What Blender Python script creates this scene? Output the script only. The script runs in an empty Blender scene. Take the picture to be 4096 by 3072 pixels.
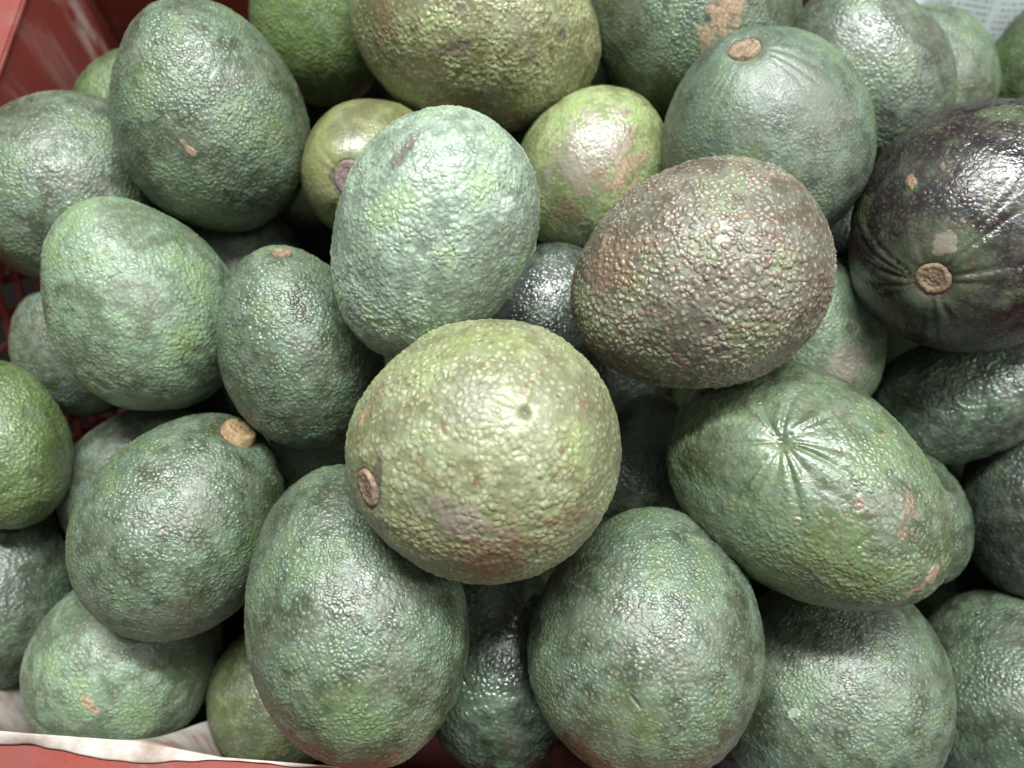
import bpy, math, random
import numpy as np
from mathutils import Vector, Matrix, Quaternion

# ---------------------------------------------------------------- camera, light, exposure
scene = bpy.context.scene
col = scene.collection
cam_data = bpy.data.cameras.new('camera')
cam = bpy.data.objects.new('camera', cam_data); col.objects.link(cam)
cam.location = (0, 0, .525)
cam.rotation_euler = (math.radians(21), 0, 0)
cam_data.lens = 29.95; cam_data.sensor_width = 36
cam_data.clip_start = .01; cam_data.clip_end = 50
cam_data.dof.use_dof = True; cam_data.dof.focus_distance = .29; cam_data.dof.aperture_fstop = 7.5
scene.camera = cam

world = bpy.data.worlds.new('World'); scene.world = world; world.use_nodes = True
bg = world.node_tree.nodes['Background']
bg.inputs['Color'].default_value = (1, .985, .95, 1); bg.inputs['Strength'].default_value = .26

def rect_light(name, loc, target, sx, sy, power, colr):
    d = bpy.data.lights.new(name, 'AREA'); d.shape = 'RECTANGLE'; d.size = sx; d.size_y = sy
    d.energy = power; d.color = colr
    o = bpy.data.objects.new(name, d); col.objects.link(o); o.location = loc
    o.rotation_euler = (Vector(target) - Vector(loc)).to_track_quat('-Z', 'Y').to_euler()
    return o
rect_light('ceiling_or_fill_lamp', (.06, .62, 1.85), (0, .15, .2), 1.2, .10, 58, (.97, 1, .98))  # overhead ceiling tube
rect_light('ceiling_or_fill_lamp', (1.3, -.1, 1.7), (0, .15, .2), .14, 1.2, 14, (1, .99, .96))  # added fill lamp, set at the right to brighten the left crate wall

cy = scene.cycles
cy.max_bounces = 4; cy.diffuse_bounces = 3; cy.glossy_bounces = 2; cy.use_adaptive_sampling = True; cy.adaptive_threshold = .03
vs = scene.view_settings
vs.view_transform = 'Standard'; vs.look = 'None'; vs.gamma = 1; vs.use_curve_mapping = False; vs.exposure = .2

# ---------------------------------------------------------------- helpers
def lin(h):
    out = []
    for i in (0, 2, 4):
        c = int(h[i:i+2], 16) / 255
        out.append(c / 12.92 if c <= .04045 else ((c + .055) / 1.055) ** 2.4)
    return (*out, 1)

class NT:
    """small helper round a node tree"""
    def __init__(self, tree): self.t = tree
    def n(self, typ, **kw):
        nd = self.t.nodes.new(typ)
        for k, v in kw.items(): setattr(nd, k, v)
        return nd
    def put(self, sock, v):
        if isinstance(v, bpy.types.NodeSocket): self.t.links.new(v, sock)
        elif v is not None: sock.default_value = v
    def math(self, op, a, b=None, clamp=False):
        m = self.n('ShaderNodeMath', operation=op, use_clamp=clamp)
        self.put(m.inputs[0], a); self.put(m.inputs[1], b); return m.outputs[0]
    def vmath(self, op, a, b=None, scale=None):
        m = self.n('ShaderNodeVectorMath', operation=op)
        self.put(m.inputs[0], a); self.put(m.inputs[1], b)
        if scale is not None: self.put(m.inputs['Scale'], scale)
        return m.outputs[0]
    def ramp(self, v, a, b, c=0., d=1., smooth=True):
        m = self.n('ShaderNodeMapRange', interpolation_type='SMOOTHSTEP' if smooth else 'LINEAR')
        for i, x in enumerate((v, a, b, c, d)): self.put(m.inputs[i], x)
        return m.outputs[0]
    def mix(self, f, a, b, blend='MIX'):
        m = self.n('ShaderNodeMix', data_type='RGBA', blend_type=blend)
        self.put(m.inputs[0], f); self.put(m.inputs[6], a); self.put(m.inputs[7], b); return m.outputs[2]
    def noise(self, vec, scale, detail=2., rough=.5, dist=0.):
        m = self.n('ShaderNodeTexNoise')
        self.put(m.inputs['Vector'], vec); self.put(m.inputs['Scale'], scale)
        self.put(m.inputs['Detail'], detail); self.put(m.inputs['Roughness'], rough); self.put(m.inputs['Distortion'], dist)
        return m
    def voronoi(self, vec, scale, feature='F1', rnd=1., smooth=.5):
        m = self.n('ShaderNodeTexVoronoi', feature=feature)
        self.put(m.inputs['Vector'], vec); self.put(m.inputs['Scale'], scale); self.put(m.inputs['Randomness'], rnd)
        if feature == 'SMOOTH_F1': self.put(m.inputs['Smoothness'], smooth)
        return m

# ---------------------------------------------------------------- avocado skin (one node group, many settings)
def skin_group():
    g = bpy.data.node_groups.new('avocado_skin', 'ShaderNodeTree')
    def inp(name, typ, dv):
        s = g.interface.new_socket(name, in_out='INPUT', socket_type=typ); s.default_value = dv
    for nm, c in (('Dark', '46552f'), ('Light', '6d8868'), ('Tip', 'a9ab66'), ('Speck', '6b4a30'), ('Lime', '6f8a35')): inp(nm, 'NodeSocketColor', lin(c))
    for nm, v in (('Seed', 0.), ('Pebble Scale', 420.), ('Pebble Height', .0005), ('Tip Amount', .5), ('Speck Amount', .05), ('Roughness', .42), ('Bloom', .5), ('Specular', .5)): inp(nm, 'NodeSocketFloat', v)
    g.interface.new_socket('Shader', in_out='OUTPUT', socket_type='NodeSocketShader')
    g.interface.new_socket('Displacement', in_out='OUTPUT', socket_type='NodeSocketVector')
    T = NT(g); gi = T.n('NodeGroupInput').outputs; go = T.n('NodeGroupOutput')
    rest = T.n('ShaderNodeAttribute', attribute_name='rest').outputs['Vector']
    ma = T.n('ShaderNodeAttribute', attribute_name='marks'); mb = T.n('ShaderNodeAttribute', attribute_name='wear')
    sa = T.n('ShaderNodeSeparateColor'); T.put(sa.inputs[0], ma.outputs['Color'])
    sb = T.n('ShaderNodeSeparateColor'); T.put(sb.inputs[0], mb.outputs['Color'])
    tan, rust, dark = sa.outputs; lime = ma.outputs['Alpha']; wax, scab, crease = sb.outputs; smooth = mb.outputs['Alpha']
    seedv = T.n('ShaderNodeCombineXYZ')
    T.put(seedv.inputs[0], T.math('MULTIPLY', gi['Seed'], .173)); T.put(seedv.inputs[1], T.math('MULTIPLY', gi['Seed'], .311)); T.put(seedv.inputs[2], T.math('MULTIPLY', gi['Seed'], .117))
    p = T.vmath('ADD', rest, seedv.outputs[0])
    na = T.n('ShaderNodeAttribute', attribute_name='mottle')
    sn = T.n('ShaderNodeSeparateColor'); T.put(sn.inputs[0], na.outputs['Color']); n1, n2, nb = sn.outputs
    n3n = T.noise(p, 800., 1., .6); n3 = n3n.outputs['Fac']
    pw = T.vmath('ADD', T.n('ShaderNodeAttribute', attribute_name='warped').outputs['Vector'], seedv.outputs[0])
    v1 = T.voronoi(pw, gi['Pebble Scale'], 'F1', 1.)
    d1 = v1.outputs['Distance']
    cr = T.n('ShaderNodeSeparateColor'); T.put(cr.inputs[0], v1.outputs['Color'])
    sizev = T.ramp(cr.outputs[1], 0., 1., .55, 1.1, False)
    dn1 = T.math('DIVIDE', d1, .64)
    peb = T.math('MULTIPLY', T.math('SUBTRACT', 1., T.math('MULTIPLY', dn1, dn1), True), sizev)
    keep = T.math('SUBTRACT', 1., T.math('MULTIPLY', smooth, .85))
    flat = T.math('SUBTRACT', 1., T.math('MULTIPLY', T.ramp(tan, .2, .6), .6))
    region = T.ramp(n1, .32, .66, .45, 1.15)
    h = T.math('MULTIPLY', T.math('MULTIPLY', peb, gi['Pebble Height']), T.math('MULTIPLY', T.math('MULTIPLY', keep, region), flat))
    h = T.math('ADD', h, T.math('MULTIPLY', n3, .00016))
    h = T.math('SUBTRACT', h, T.math('MULTIPLY', T.ramp(crease, .45, .95), .0006))
    h = T.math('SUBTRACT', h, T.math('MULTIPLY', T.ramp(dark, .4, .8), .0002))
    h = T.math('ADD', h, T.math('MULTIPLY', T.ramp(tan, .35, .6), .0002))
    # pigment
    f = T.ramp(T.math('ADD', n1, T.math('MULTIPLY', T.math('SUBTRACT', n2, .5), .8)), .34, .66)
    c = T.mix(f, gi['Dark'], gi['Light'])
    limef = T.math('MULTIPLY', T.ramp(T.math('ADD', lime, T.math('MULTIPLY', T.math('SUBTRACT', n2, .5), .8)), .15, .95), .7)
    c = T.mix(limef, c, gi['Lime'])
    hue = T.ramp(T.math('ADD', n1, T.math('MULTIPLY', T.math('SUBTRACT', nb, .5), .7)), .56, .74)
    c = T.mix(T.math('MULTIPLY', hue, .55), c, gi['Lime'])
    c = T.mix(T.math('MULTIPLY', smooth, .35), c, gi['Light'])
    dull = T.ramp(T.math('ADD', n1, T.math('MULTIPLY', T.math('SUBTRACT', nb, .5), -.7)), .44, .28)
    c = T.mix(T.math('MULTIPLY', dull, .28), c, lin('555246'))
    # a thin uneven wax bloom
    c = T.mix(T.math('MULTIPLY', T.ramp(nb, .3, .8), gi['Bloom']), c, lin('869c88'))
    # pale lenticels on the pebble tips
    tip = T.math('MULTIPLY', T.ramp(d1, .55, .08), T.ramp(cr.outputs[0], .1, .8))
    c = T.mix(T.math('MULTIPLY', tip, gi['Tip Amount']), c, gi['Tip'])
    # brown corky specks
    v2 = T.voronoi(pw, T.math('MULTIPLY', gi['Pebble Scale'], .55), 'F1', 1.)
    c2 = T.n('ShaderNodeSeparateColor'); T.put(c2.inputs[0], v2.outputs['Color'])
    thr = T.math('SUBTRACT', 1., T.math('ADD', gi['Speck Amount'], T.math('MULTIPLY', T.ramp(rust, .05, .8), .35)))
    spk = T.math('MULTIPLY', T.math('GREATER_THAN', c2.outputs[0], thr), T.ramp(v2.outputs['Distance'], .36, .2))
    spk1 = T.math('MULTIPLY', T.math('GREATER_THAN', cr.outputs[2], T.math('SUBTRACT', thr, T.math('MULTIPLY', gi['Speck Amount'], .6))), T.ramp(d1, .5, .25))
    spk = T.math('MAXIMUM', T.math('MULTIPLY', spk, T.math('GREATER_THAN', c2.outputs[2], .6)), T.math('MULTIPLY', spk1, .85))
    c = T.mix(T.math('MULTIPLY', spk, .85), c, T.mix(c2.outputs[1], gi['Speck'], lin('5e4232')))
    def mask(a, lo=.3, hi=.55, amt=.75): return T.ramp(T.math('ADD', a, T.math('MULTIPLY', T.math('MULTIPLY', T.math('SUBTRACT', n2, .5), amt * 2), T.ramp(a, 0., .2))), lo, hi)
    c = T.mix(T.math('MULTIPLY', mask(scab), .8), c, T.mix(n2, lin('726b60'), lin('8f867a')))
    c = T.mix(T.math('MULTIPLY', mask(rust, .35, .8, 1.), .55), c, lin('70563f'))
    c = T.mix(T.math('MULTIPLY', mask(tan, .25, .8, 1.), .8), c, T.mix(T.ramp(n3, .35, .65), lin('80664e'), lin('ab9074')))
    c = T.mix(T.math('MULTIPLY', mask(dark, .35, .7, .6), .7), c, lin('4a3c3a'))
    c = T.mix(T.math('MULTIPLY', mask(wax, .3, .6, .9), .4), c, lin('c3cfc8'))
    c = T.mix(T.math('MULTIPLY', T.ramp(crease, .45, .95), .6), c, lin('3d4a30'))
    # fine colour grain
    gcol = n3n.outputs['Color']
    c = T.mix(.16, c, gcol, 'OVERLAY')
    b = T.n('ShaderNodeBsdfPrincipled')
    T.put(b.inputs['Base Color'], c)
    r = T.math('ADD', gi['Roughness'], T.math('MULTIPLY', T.math('SUBTRACT', nb, .5), .35))
    r = T.math('ADD', r, T.math('MULTIPLY', mask(tan), .3))
    T.put(b.inputs['Roughness'], r)
    T.put(b.inputs['Specular IOR Level'], gi['Specular'])
    dn = T.n('ShaderNodeDisplacement'); dn.inputs['Midlevel'].default_value = 0; dn.inputs['Scale'].default_value = 1
    T.put(dn.inputs['Height'], h)
    T.put(go.inputs['Shader'], b.outputs[0]); T.put(go.inputs['Displacement'], dn.outputs[0])
    return g
SKIN = skin_group()

LOOKS = {   # dark, light, tip, speck, lime, pebble scale, height, tip, speck amount, roughness, wrinkle, bloom, specular
 'green':      ('47583a', '68836a', 'a3ad72', '6b4a30', '66803a', 430, .00050, .45, .03, .40, .0009, .45, .5),
 'greenb':     ('4b5a40', '6d8770', 'a5ad78', '6b4a30', '6a8440', 440, .00048, .55, .04, .40, .0009, .50, .5),
 'teal':       ('4a5a48', '69826c', 'a4ab80', '7a5a3c', '6a843c', 420, .00032, .45, .02, .46, .0006, .55, .5),
 'mint':       ('687a6a', '8aa08d', 'b4bd9a', '6b4a30', '76944c', 400, .00055, .40, .03, .44, .0012, .70, .5),
 'mintgreen':  ('566b4c', '779477', 'aab684', '6b4a30', '76944c', 400, .00042, .40, .06, .46, .0010, .55, .5),
 'rusty':      ('554c3e', '706a5c', 'aca286', '8a4630', '6a7440', 350, .00085, .65, .22, .42, .0007, .35, .55),
 'starry':     ('4f6138', '6f8a66', 'a3ac6a', '7c4a2a', '71893a', 390, .00045, .40, .10, .36, .0012, .45, .55),
 'olive':      ('777a4c', '91976c', 'c0bc98', '7d5636', '86984e', 330, .00060, .55, .10, .42, .0010, .45, .5),
 'olivebrown': ('717040', '8d9462', 'bdb97e', '5f3c26', '88984c', 330, .00065, .50, .26, .38, .0009, .40, .55),
 'olivesmooth':('68683a', '7e834e', 'a6a464', '6b5030', '80883c', 420, .00022, .30, .03, .34, .0006, .25, .55),
 'lime':       ('5f7a34', '7b9a52', 'b0b97a', '6b5030', '6d9232', 420, .00038, .35, .02, .40, .0008, .40, .5),
 'lightlime':  ('66743f', '879860', 'b9bd84', '80462c', '7f9448', 420, .00040, .35, .12, .42, .0009, .35, .5),
 'leaf':       ('48602e', '64803e', '97a45e', '6b4a30', '688636', 400, .00045, .35, .03, .42, .0012, .25, .5),
 'purple':     ('261f26', '352e30', '8a7656', '7a5a3a', '6f8458', 380, .00045, .40, .12, .30, .0010, .14, .42),
 'grey':       ('4f5a45', '6c8070', 'a3a880', '6b4a3a', '66803a', 380, .00036, .40, .06, .36, .0009, .50, .55),
 'rustpatch':  ('6d7a45', '90a068', 'b7bc84', '7a4a2a', '86a04a', 380, .00030, .40, .08, .34, .0007, .40, .55),
 'wetdark':    ('32403a', '4c6156', '8a927a', '503a2c', '4a6034', 420, .00045, .35, .04, .26, .0009, .30, .65),
 'wetgreen':   ('385038', '5a8062', '90a078', '503a2c', '52743c', 330, .00055, .30, .05, .30, .0014, .40, .6),
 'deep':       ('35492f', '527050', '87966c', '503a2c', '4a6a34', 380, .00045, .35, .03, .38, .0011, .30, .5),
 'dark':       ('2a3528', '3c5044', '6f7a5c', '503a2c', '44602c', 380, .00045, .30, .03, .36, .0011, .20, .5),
 'under':      ('26331c', '334426', '56603c', '3a2c22', '35471f', 380, .00045, .25, .03, .70, .0011, .0, .08),  # added filler fruit: shade of the gaps is put into this skin colour
 'spotty':     ('55653f', '74897a', 'a6ac80', '8a4a34', '748a48', 400, .00040, .40, .08, .38, .0010, .45, .5),
}
def soften(c, k, gain):
    g = .3 * c[0] + .6 * c[1] + .1 * c[2]
    return tuple((x + (g * w - x) * k) * gain for x, w in zip(c[:3], (1.08, 1., .92))) + (1,)
def skin_material(look, seed):
    m = bpy.data.materials.new('avocado_skin_' + look); m.use_nodes = True
    m.displacement_method = 'BOTH'
    t = m.node_tree; t.nodes.clear()
    gn = t.nodes.new('ShaderNodeGroup'); gn.node_tree = SKIN
    out = t.nodes.new('ShaderNodeOutputMaterial')
    t.links.new(gn.outputs['Shader'], out.inputs['Surface']); t.links.new(gn.outputs['Displacement'], out.inputs['Displacement'])
    L = LOOKS[look]
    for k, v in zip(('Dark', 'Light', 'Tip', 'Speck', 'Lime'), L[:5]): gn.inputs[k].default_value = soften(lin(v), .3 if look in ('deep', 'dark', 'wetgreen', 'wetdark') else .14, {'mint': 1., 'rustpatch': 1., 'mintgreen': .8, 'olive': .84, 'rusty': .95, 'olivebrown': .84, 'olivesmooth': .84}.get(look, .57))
    for k, v in zip(('Pebble Scale', 'Pebble Height', 'Tip Amount', 'Speck Amount', 'Roughness', 'Bloom', 'Specular'), L[5:10] + L[11:]): gn.inputs[k].default_value = v * {'Pebble Scale': 1.55, 'Pebble Height': .72, 'Roughness': 1.1, 'Tip Amount': 1.35, 'Speck Amount': .7, 'Specular': 1.8, 'Bloom': .45}.get(k, 1)
    gn.inputs['Seed'].default_value = float(seed)
    return m

def simple_material(name, build):
    m = bpy.data.materials.new(name); m.use_nodes = True
    t = m.node_tree; t.nodes.clear(); T = NT(t)
    out = T.n('ShaderNodeOutputMaterial'); b = T.n('ShaderNodeBsdfPrincipled'); T.put(out.inputs['Surface'], b.outputs[0])
    build(T, b, T.n('ShaderNodeTexCoord').outputs['Object'])
    return m

def stem_mat(c1, c2, c3):
    def build(T, b, oc):
        n = T.noise(oc, 420., 4., .7).outputs['Fac']; n2 = T.noise(oc, 1500., 2., .6).outputs['Fac']
        ln = T.vmath('LENGTH', T.vmath('MULTIPLY', oc, (1, 1, 0)))
        m = T.n('ShaderNodeVectorMath', operation='LENGTH'); T.put(m.inputs[0], T.vmath('MULTIPLY', oc, (1, 1, 0)))
        ring = T.math('SINE', T.math('ADD', T.math('MULTIPLY', m.outputs['Value'], 3600.), T.math('MULTIPLY', n, 9.)))
        c = T.mix(T.ramp(n, .38, .64), lin(c1), lin(c2))
        c = T.mix(T.math('MULTIPLY', T.ramp(ring, .2, 1.), .35), c, lin(c3))
        T.put(b.inputs['Base Color'], c); b.inputs['Roughness'].default_value = .75
        bp = T.n('ShaderNodeBump'); bp.inputs['Distance'].default_value = .0006; bp.inputs['Strength'].default_value = .8
        T.put(bp.inputs['Height'], T.math('ADD', T.math('ADD', n, T.math('MULTIPLY', ring, .12)), T.math('MULTIPLY', n2, .5))); T.put(b.inputs['Normal'], bp.outputs[0])
    return build
STEM = {'tan': simple_material('stem_cork', stem_mat('75624e', '98866c', '4c3e36')),
        'purple': simple_material('stem_purple', stem_mat('6a5a58', '8d7a74', '4a3a3c')),
        'torn': simple_material('stem_torn', stem_mat('6e6058', 'a08468', '5c5254')),
        'rough': simple_material('stem_rough', stem_mat('8a744c', 'ad9274', '6d5c3c'))}

def red_plastic(T, b, oc):
    st = T.vmath('MULTIPLY', oc, (55, 55, 9))
    n = T.noise(st, 1., 5., .65, .3).outputs['Fac']; big = T.noise(oc, 22., 4., .6).outputs['Fac']; fine = T.noise(oc, 500., 3., .6).outputs['Fac']
    c = T.mix(T.ramp(big, .35, .68), lin('85382e'), lin('7a3f39'))
    c = T.mix(T.math('MULTIPLY', T.ramp(n, .56, .78), .55), c, lin('a08078'))
    sc = T.noise(T.vmath('MULTIPLY', oc, (30, 30, 240)), 1., 3., .7).outputs['Fac']
    c = T.mix(T.math('MULTIPLY', T.ramp(sc, .62, .8), .3), c, lin('b08a80'))
    c = T.mix(T.math('MULTIPLY', T.ramp(fine, .6, .8), .25), c, lin('5e2420'))
    s = T.n('ShaderNodeSeparateXYZ'); T.put(s.inputs[0], oc)
    dv = T.math('ABSOLUTE', T.math('SUBTRACT', s.outputs[1], .366)); du = T.math('LESS_THAN', s.outputs[0], -.08)
    run = T.noise(T.vmath('MULTIPLY', oc, (160, 160, 45)), 1., 4., .7).outputs['Fac']
    spill = T.math('MULTIPLY', T.math('MULTIPLY', T.ramp(dv, .013, .002), du), T.ramp(run, .42, .62))
    c = T.mix(T.math('MULTIPLY', spill, .9), c, lin('b8a49c'))
    T.put(b.inputs['Base Color'], c)
    T.put(b.inputs['Roughness'], T.ramp(n, .3, .8, .42, .75))
    bp = T.n('ShaderNodeBump'); bp.inputs['Distance'].default_value = .0006; bp.inputs['Strength'].default_value = .5
    T.put(bp.inputs['Height'], T.math('ADD', big, T.math('MULTIPLY', fine, .3))); T.put(b.inputs['Normal'], bp.outputs[0])
RED = simple_material('red_plastic', red_plastic)

def dust_mat(T, b, oc):
    n = T.noise(oc, 260., 4., .7).outputs['Fac']
    T.put(b.inputs['Base Color'], T.mix(n, lin('9a7a70'), lin('c2ada2'))); b.inputs['Roughness'].default_value = .9
DUST = simple_material('dried_dirt', dust_mat)

def paper_mat(base, tint, print_amt, pink):
    def build(T, b, oc):
        uv = T.n('ShaderNodeTexCoord').outputs['UV']       # metres along / across the sheet
        s = T.n('ShaderNodeSeparateXYZ'); T.put(s.inputs[0], uv); x, y = s.outputs[0], s.outputs[1]
        n = T.noise(oc, 45., 4., .6).outputs['Fac']; fine = T.noise(oc, 900., 2., .6).outputs['Fac']
        c = T.mix(T.ramp(n, .35, .7), lin(base), lin(tint))
        # columns of small type: rows 2.4 mm apart, broken into words, in 28 mm columns
        row = T.math('GREATER_THAN', T.math('FRACT', T.math('DIVIDE', y, .0019)), .45)
        rid = T.math('FLOOR', T.math('DIVIDE', y, .0019))
        wv = T.n('ShaderNodeCombineXYZ'); T.put(wv.inputs[0], T.math('DIVIDE', x, .0009)); T.put(wv.inputs[1], T.math('MULTIPLY', rid, 7.31))
        words = T.math('GREATER_THAN', T.noise(wv.outputs[0], 1., 1., .5).outputs['Fac'], .46)
        colm = T.math('GREATER_THAN', T.math('FRACT', T.math('DIVIDE', x, .030)), .12)
        blk = T.noise(T.vmath('MULTIPLY', uv, (30, 22, 1)), 1., 0.).outputs['Fac']
        ink = T.math('MULTIPLY', T.math('MULTIPLY', row, words), T.math('MULTIPLY', colm, T.math('GREATER_THAN', blk, .42)))
        c = T.mix(T.math('MULTIPLY', ink, print_amt), c, lin('4a4a4c'))
        if pink:
            pk = T.math('MULTIPLY', T.math('GREATER_THAN', T.math('FRACT', T.math('DIVIDE', x, .042)), .72), T.math('GREATER_THAN', T.math('FRACT', T.math('ADD', T.math('DIVIDE', y, .034), .2)), .55))
            c = T.mix(T.math('MULTIPLY', T.math('MULTIPLY', pk, T.ramp(n, .35, .6)), .6), c, lin('a8626a'))
        T.put(b.inputs['Base Color'], c); b.inputs['Roughness'].default_value = .85
        bp = T.n('ShaderNodeBump'); bp.inputs['Distance'].default_value = .0008; bp.inputs['Strength'].default_value = .5
        T.put(bp.inputs['Height'], T.math('ADD', n, T.math('MULTIPLY', fine, .1))); T.put(b.inputs['Normal'], bp.outputs[0])
    return build
NEWS = simple_material('newsprint_stained', paper_mat('c6beb8', '8f7d70', .10, True))
NEWSW = simple_material('newsprint_white', paper_mat('cfd8dc', 'bfcace', .45, False))
PLAIN = simple_material('white_paper', paper_mat('d6dcdf', 'c2ccd2', 0., False))

def ground_mat(T, b, oc):
    n = T.noise(oc, 9., 5., .65).outputs['Fac']
    T.put(b.inputs['Base Color'], T.mix(n, lin('121110'), lin('201e1c'))); b.inputs['Roughness'].default_value = 1.; b.inputs['Specular IOR Level'].default_value = .05
GROUND = simple_material('dark_concrete', ground_mat)

# ---------------------------------------------------------------- mesh helpers
def mesh_from(name, V, Fq, smooth=True, uv=None):
    V = np.asarray(V, dtype=np.float32); Fq = np.asarray(Fq, dtype=np.int32)
    me = bpy.data.meshes.new(name); k = Fq.shape[1]
    me.vertices.add(len(V)); me.vertices.foreach_set('co', V.ravel())
    me.loops.add(Fq.size); me.loops.foreach_set('vertex_index', Fq.ravel())
    me.polygons.add(len(Fq)); me.polygons.foreach_set('loop_start', np.arange(0, Fq.size, k, dtype=np.int32))
    me.polygons.foreach_set('use_smooth', np.full(len(Fq), smooth))
    me.update(calc_edges=True)
    if uv is not None:
        l = me.uv_layers.new(name='UVMap'); l.data.foreach_set('uv', np.asarray(uv, dtype=np.float32)[Fq.ravel()].ravel())
    me.validate()
    return me
def link(name, me, mat, parent=None):
    o = bpy.data.objects.new(name, me); col.objects.link(o)
    if mat: me.materials.append(mat)
    if parent: o.parent = parent
    return o
def box_mesh(name, a, b, bev=.0012):
    """box with softened edges between corners a and b"""
    import bmesh
    bm = bmesh.new(); bmesh.ops.create_cube(bm, size=1)
    a, b = Vector(a), Vector(b); s = b - a
    for v in bm.verts: v.co = Vector([(a[i] + b[i]) / 2 + v.co[i] * s[i] for i in range(3)])
    if bev: bmesh.ops.bevel(bm, geom=bm.edges[:], offset=min(bev, min(s) * .3), segments=2, affect='EDGES')
    me = bpy.data.meshes.new(name); bm.to_mesh(me); bm.free(); return me

def perlin(P, seed, octaves=1, rough=.5):
    """gradient noise, about 0..1, for an array of points"""
    tot = np.zeros(len(P), dtype=np.float32); amp = 1.; norm = 0.
    for o in range(octaves):
        Q = P * (2 ** o) + seed * 13.7 + o * 5.3
        I = np.floor(Q).astype(np.int64); Fr = (Q - I).astype(np.float32); I = I & 1023
        W = Fr * Fr * Fr * (Fr * (Fr * 6 - 15) + 10)
        acc = np.zeros(len(P), dtype=np.float32)
        for dx in (0, 1):
            for dy in (0, 1):
                for dz in (0, 1):
                    hsh = ((I[:, 0] + dx) * 374761393 + (I[:, 1] + dy) * 668265263 + (I[:, 2] + dz) * 2147483647 + seed * 1274126177) & 0xffffffff
                    hsh = ((hsh ^ (hsh >> 13)) * 1274126177) & 0xffffffff; hsh = hsh ^ (hsh >> 16)
                    gx = (hsh & 255).astype(np.float32) / 127.5 - 1; gy = ((hsh >> 8) & 255).astype(np.float32) / 127.5 - 1; gz = ((hsh >> 16) & 255).astype(np.float32) / 127.5 - 1
                    w = (W[:, 0] if dx else 1 - W[:, 0]) * (W[:, 1] if dy else 1 - W[:, 1]) * (W[:, 2] if dz else 1 - W[:, 2])
                    acc += w * (gx * (Fr[:, 0] - dx) + gy * (Fr[:, 1] - dy) + gz * (Fr[:, 2] - dz))
        tot += acc * amp; norm += amp; amp *= rough
    return tot / norm * .95 + .5

_cs = {}
def cube_sphere(n):
    if n in _cs: return _cs[n]
    t = np.tan((np.arange(n + 1) / n * 2 - 1) * math.pi / 4)
    a, b = np.meshgrid(t, t, indexing='ij'); one = np.ones_like(a)
    faces = [(one, a, b), (-one, b, a), (b, one, a), (a, -one, b), (a, b, one), (b, a, -one)]
    V = np.concatenate([np.stack([x.ravel() for x in f], 1) for f in faces])
    V /= np.linalg.norm(V, axis=1)[:, None]
    i, j = np.meshgrid(np.arange(n), np.arange(n), indexing='ij'); q = (i * (n + 1) + j).ravel()
    Q = np.stack([q, q + n + 1, q + n + 2, q + 1], 1)
    Fq = np.concatenate([Q + k * (n + 1) ** 2 for k in range(6)])
    key = np.round(V * 1e5).astype(np.int64); key = key[:, 0] * 400009 * 400009 + key[:, 1] * 400009 + key[:, 2]
    _, idx, inv = np.unique(key, return_index=True, return_inverse=True)
    _cs[n] = (V[idx], inv[Fq].astype(np.int32)); return _cs[n]

# ---------------------------------------------------------------- the crate
YAW = math.radians(-4.1); ORG = (-.183, -.010)
UL, UR, VN, VF, RIM = -.086, .478, -.013, .388, .197
ground = link('ground', mesh_from('ground', [(-6, -6, -.006), (6, -6, -.006), (6, 6, -.006), (-6, 6, -.006)], [(0, 1, 2, 3)]), GROUND)
ground['kind'] = 'structure'

crate = bpy.data.objects.new('crate', None); col.objects.link(crate)
crate.location = (ORG[0], ORG[1], 0); crate.rotation_euler = (0, 0, YAW)
crate['label'] = 'red plastic produce crate with lattice sides holding all the avocados'; crate['category'] = 'crate'
def cbox(name, a, b, bev=.0015): return link(name, box_mesh(name, a, b, bev), RED, crate)
TH = .004
cbox('floor_panel', (UL, VN, 0), (UR, VF, .004))
# walls: solid bands, then open lattice
cbox('wall_panel', (UL - TH, VN, .146), (UL, .25, RIM - .004))                     # left, upper band
cbox('wall_panel', (UL - TH, VN, .0), (UL, VF, .012))
cbox('wall_panel', (UL - TH, .25, .0125), (UL, VF, RIM - .004))                   # corner piece
cbox('wall_panel', (UL - TH, VF + .0002, 0), (.010, VF + TH, RIM - .004))         # far wall, corner piece
cbox('wall_panel', (.0102, VF + .0002, 0), (UR, VF + TH, .147))
cbox('wall_panel', (.0102, VF + .0002, .186), (UR, VF + TH, RIM - .004))
cbox('wall_panel', (UR, VN, 0), (UR + TH, VF + TH, RIM - .004))
cbox('wall_panel', (UL - TH, VN - TH, 0), (UR + TH, VN - .0002, RIM - .004))
# rim: a flange that stands out from the wall top
cbox('rim', (UL - .030, VN - .03, RIM - .0038), (UL + .0012, VF + .03, RIM), .002)
cbox('rim', (UL + .0014, VF - .0012, RIM - .0038), (UR + .03, VF + .03, RIM), .002)
cbox('rim', (UR, VN - .03, RIM - .0038), (UR + .03, VF - .0014, RIM), .002)
cbox('rim', (UL + .0014, VN - .032, RIM - .0038), (UR - .0002, .0005, RIM), .002)
cbox('rim', (UL - .030, VN - .034, RIM - .02), (UR + .03, VN - .0303, RIM - .001), .0015)
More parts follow.
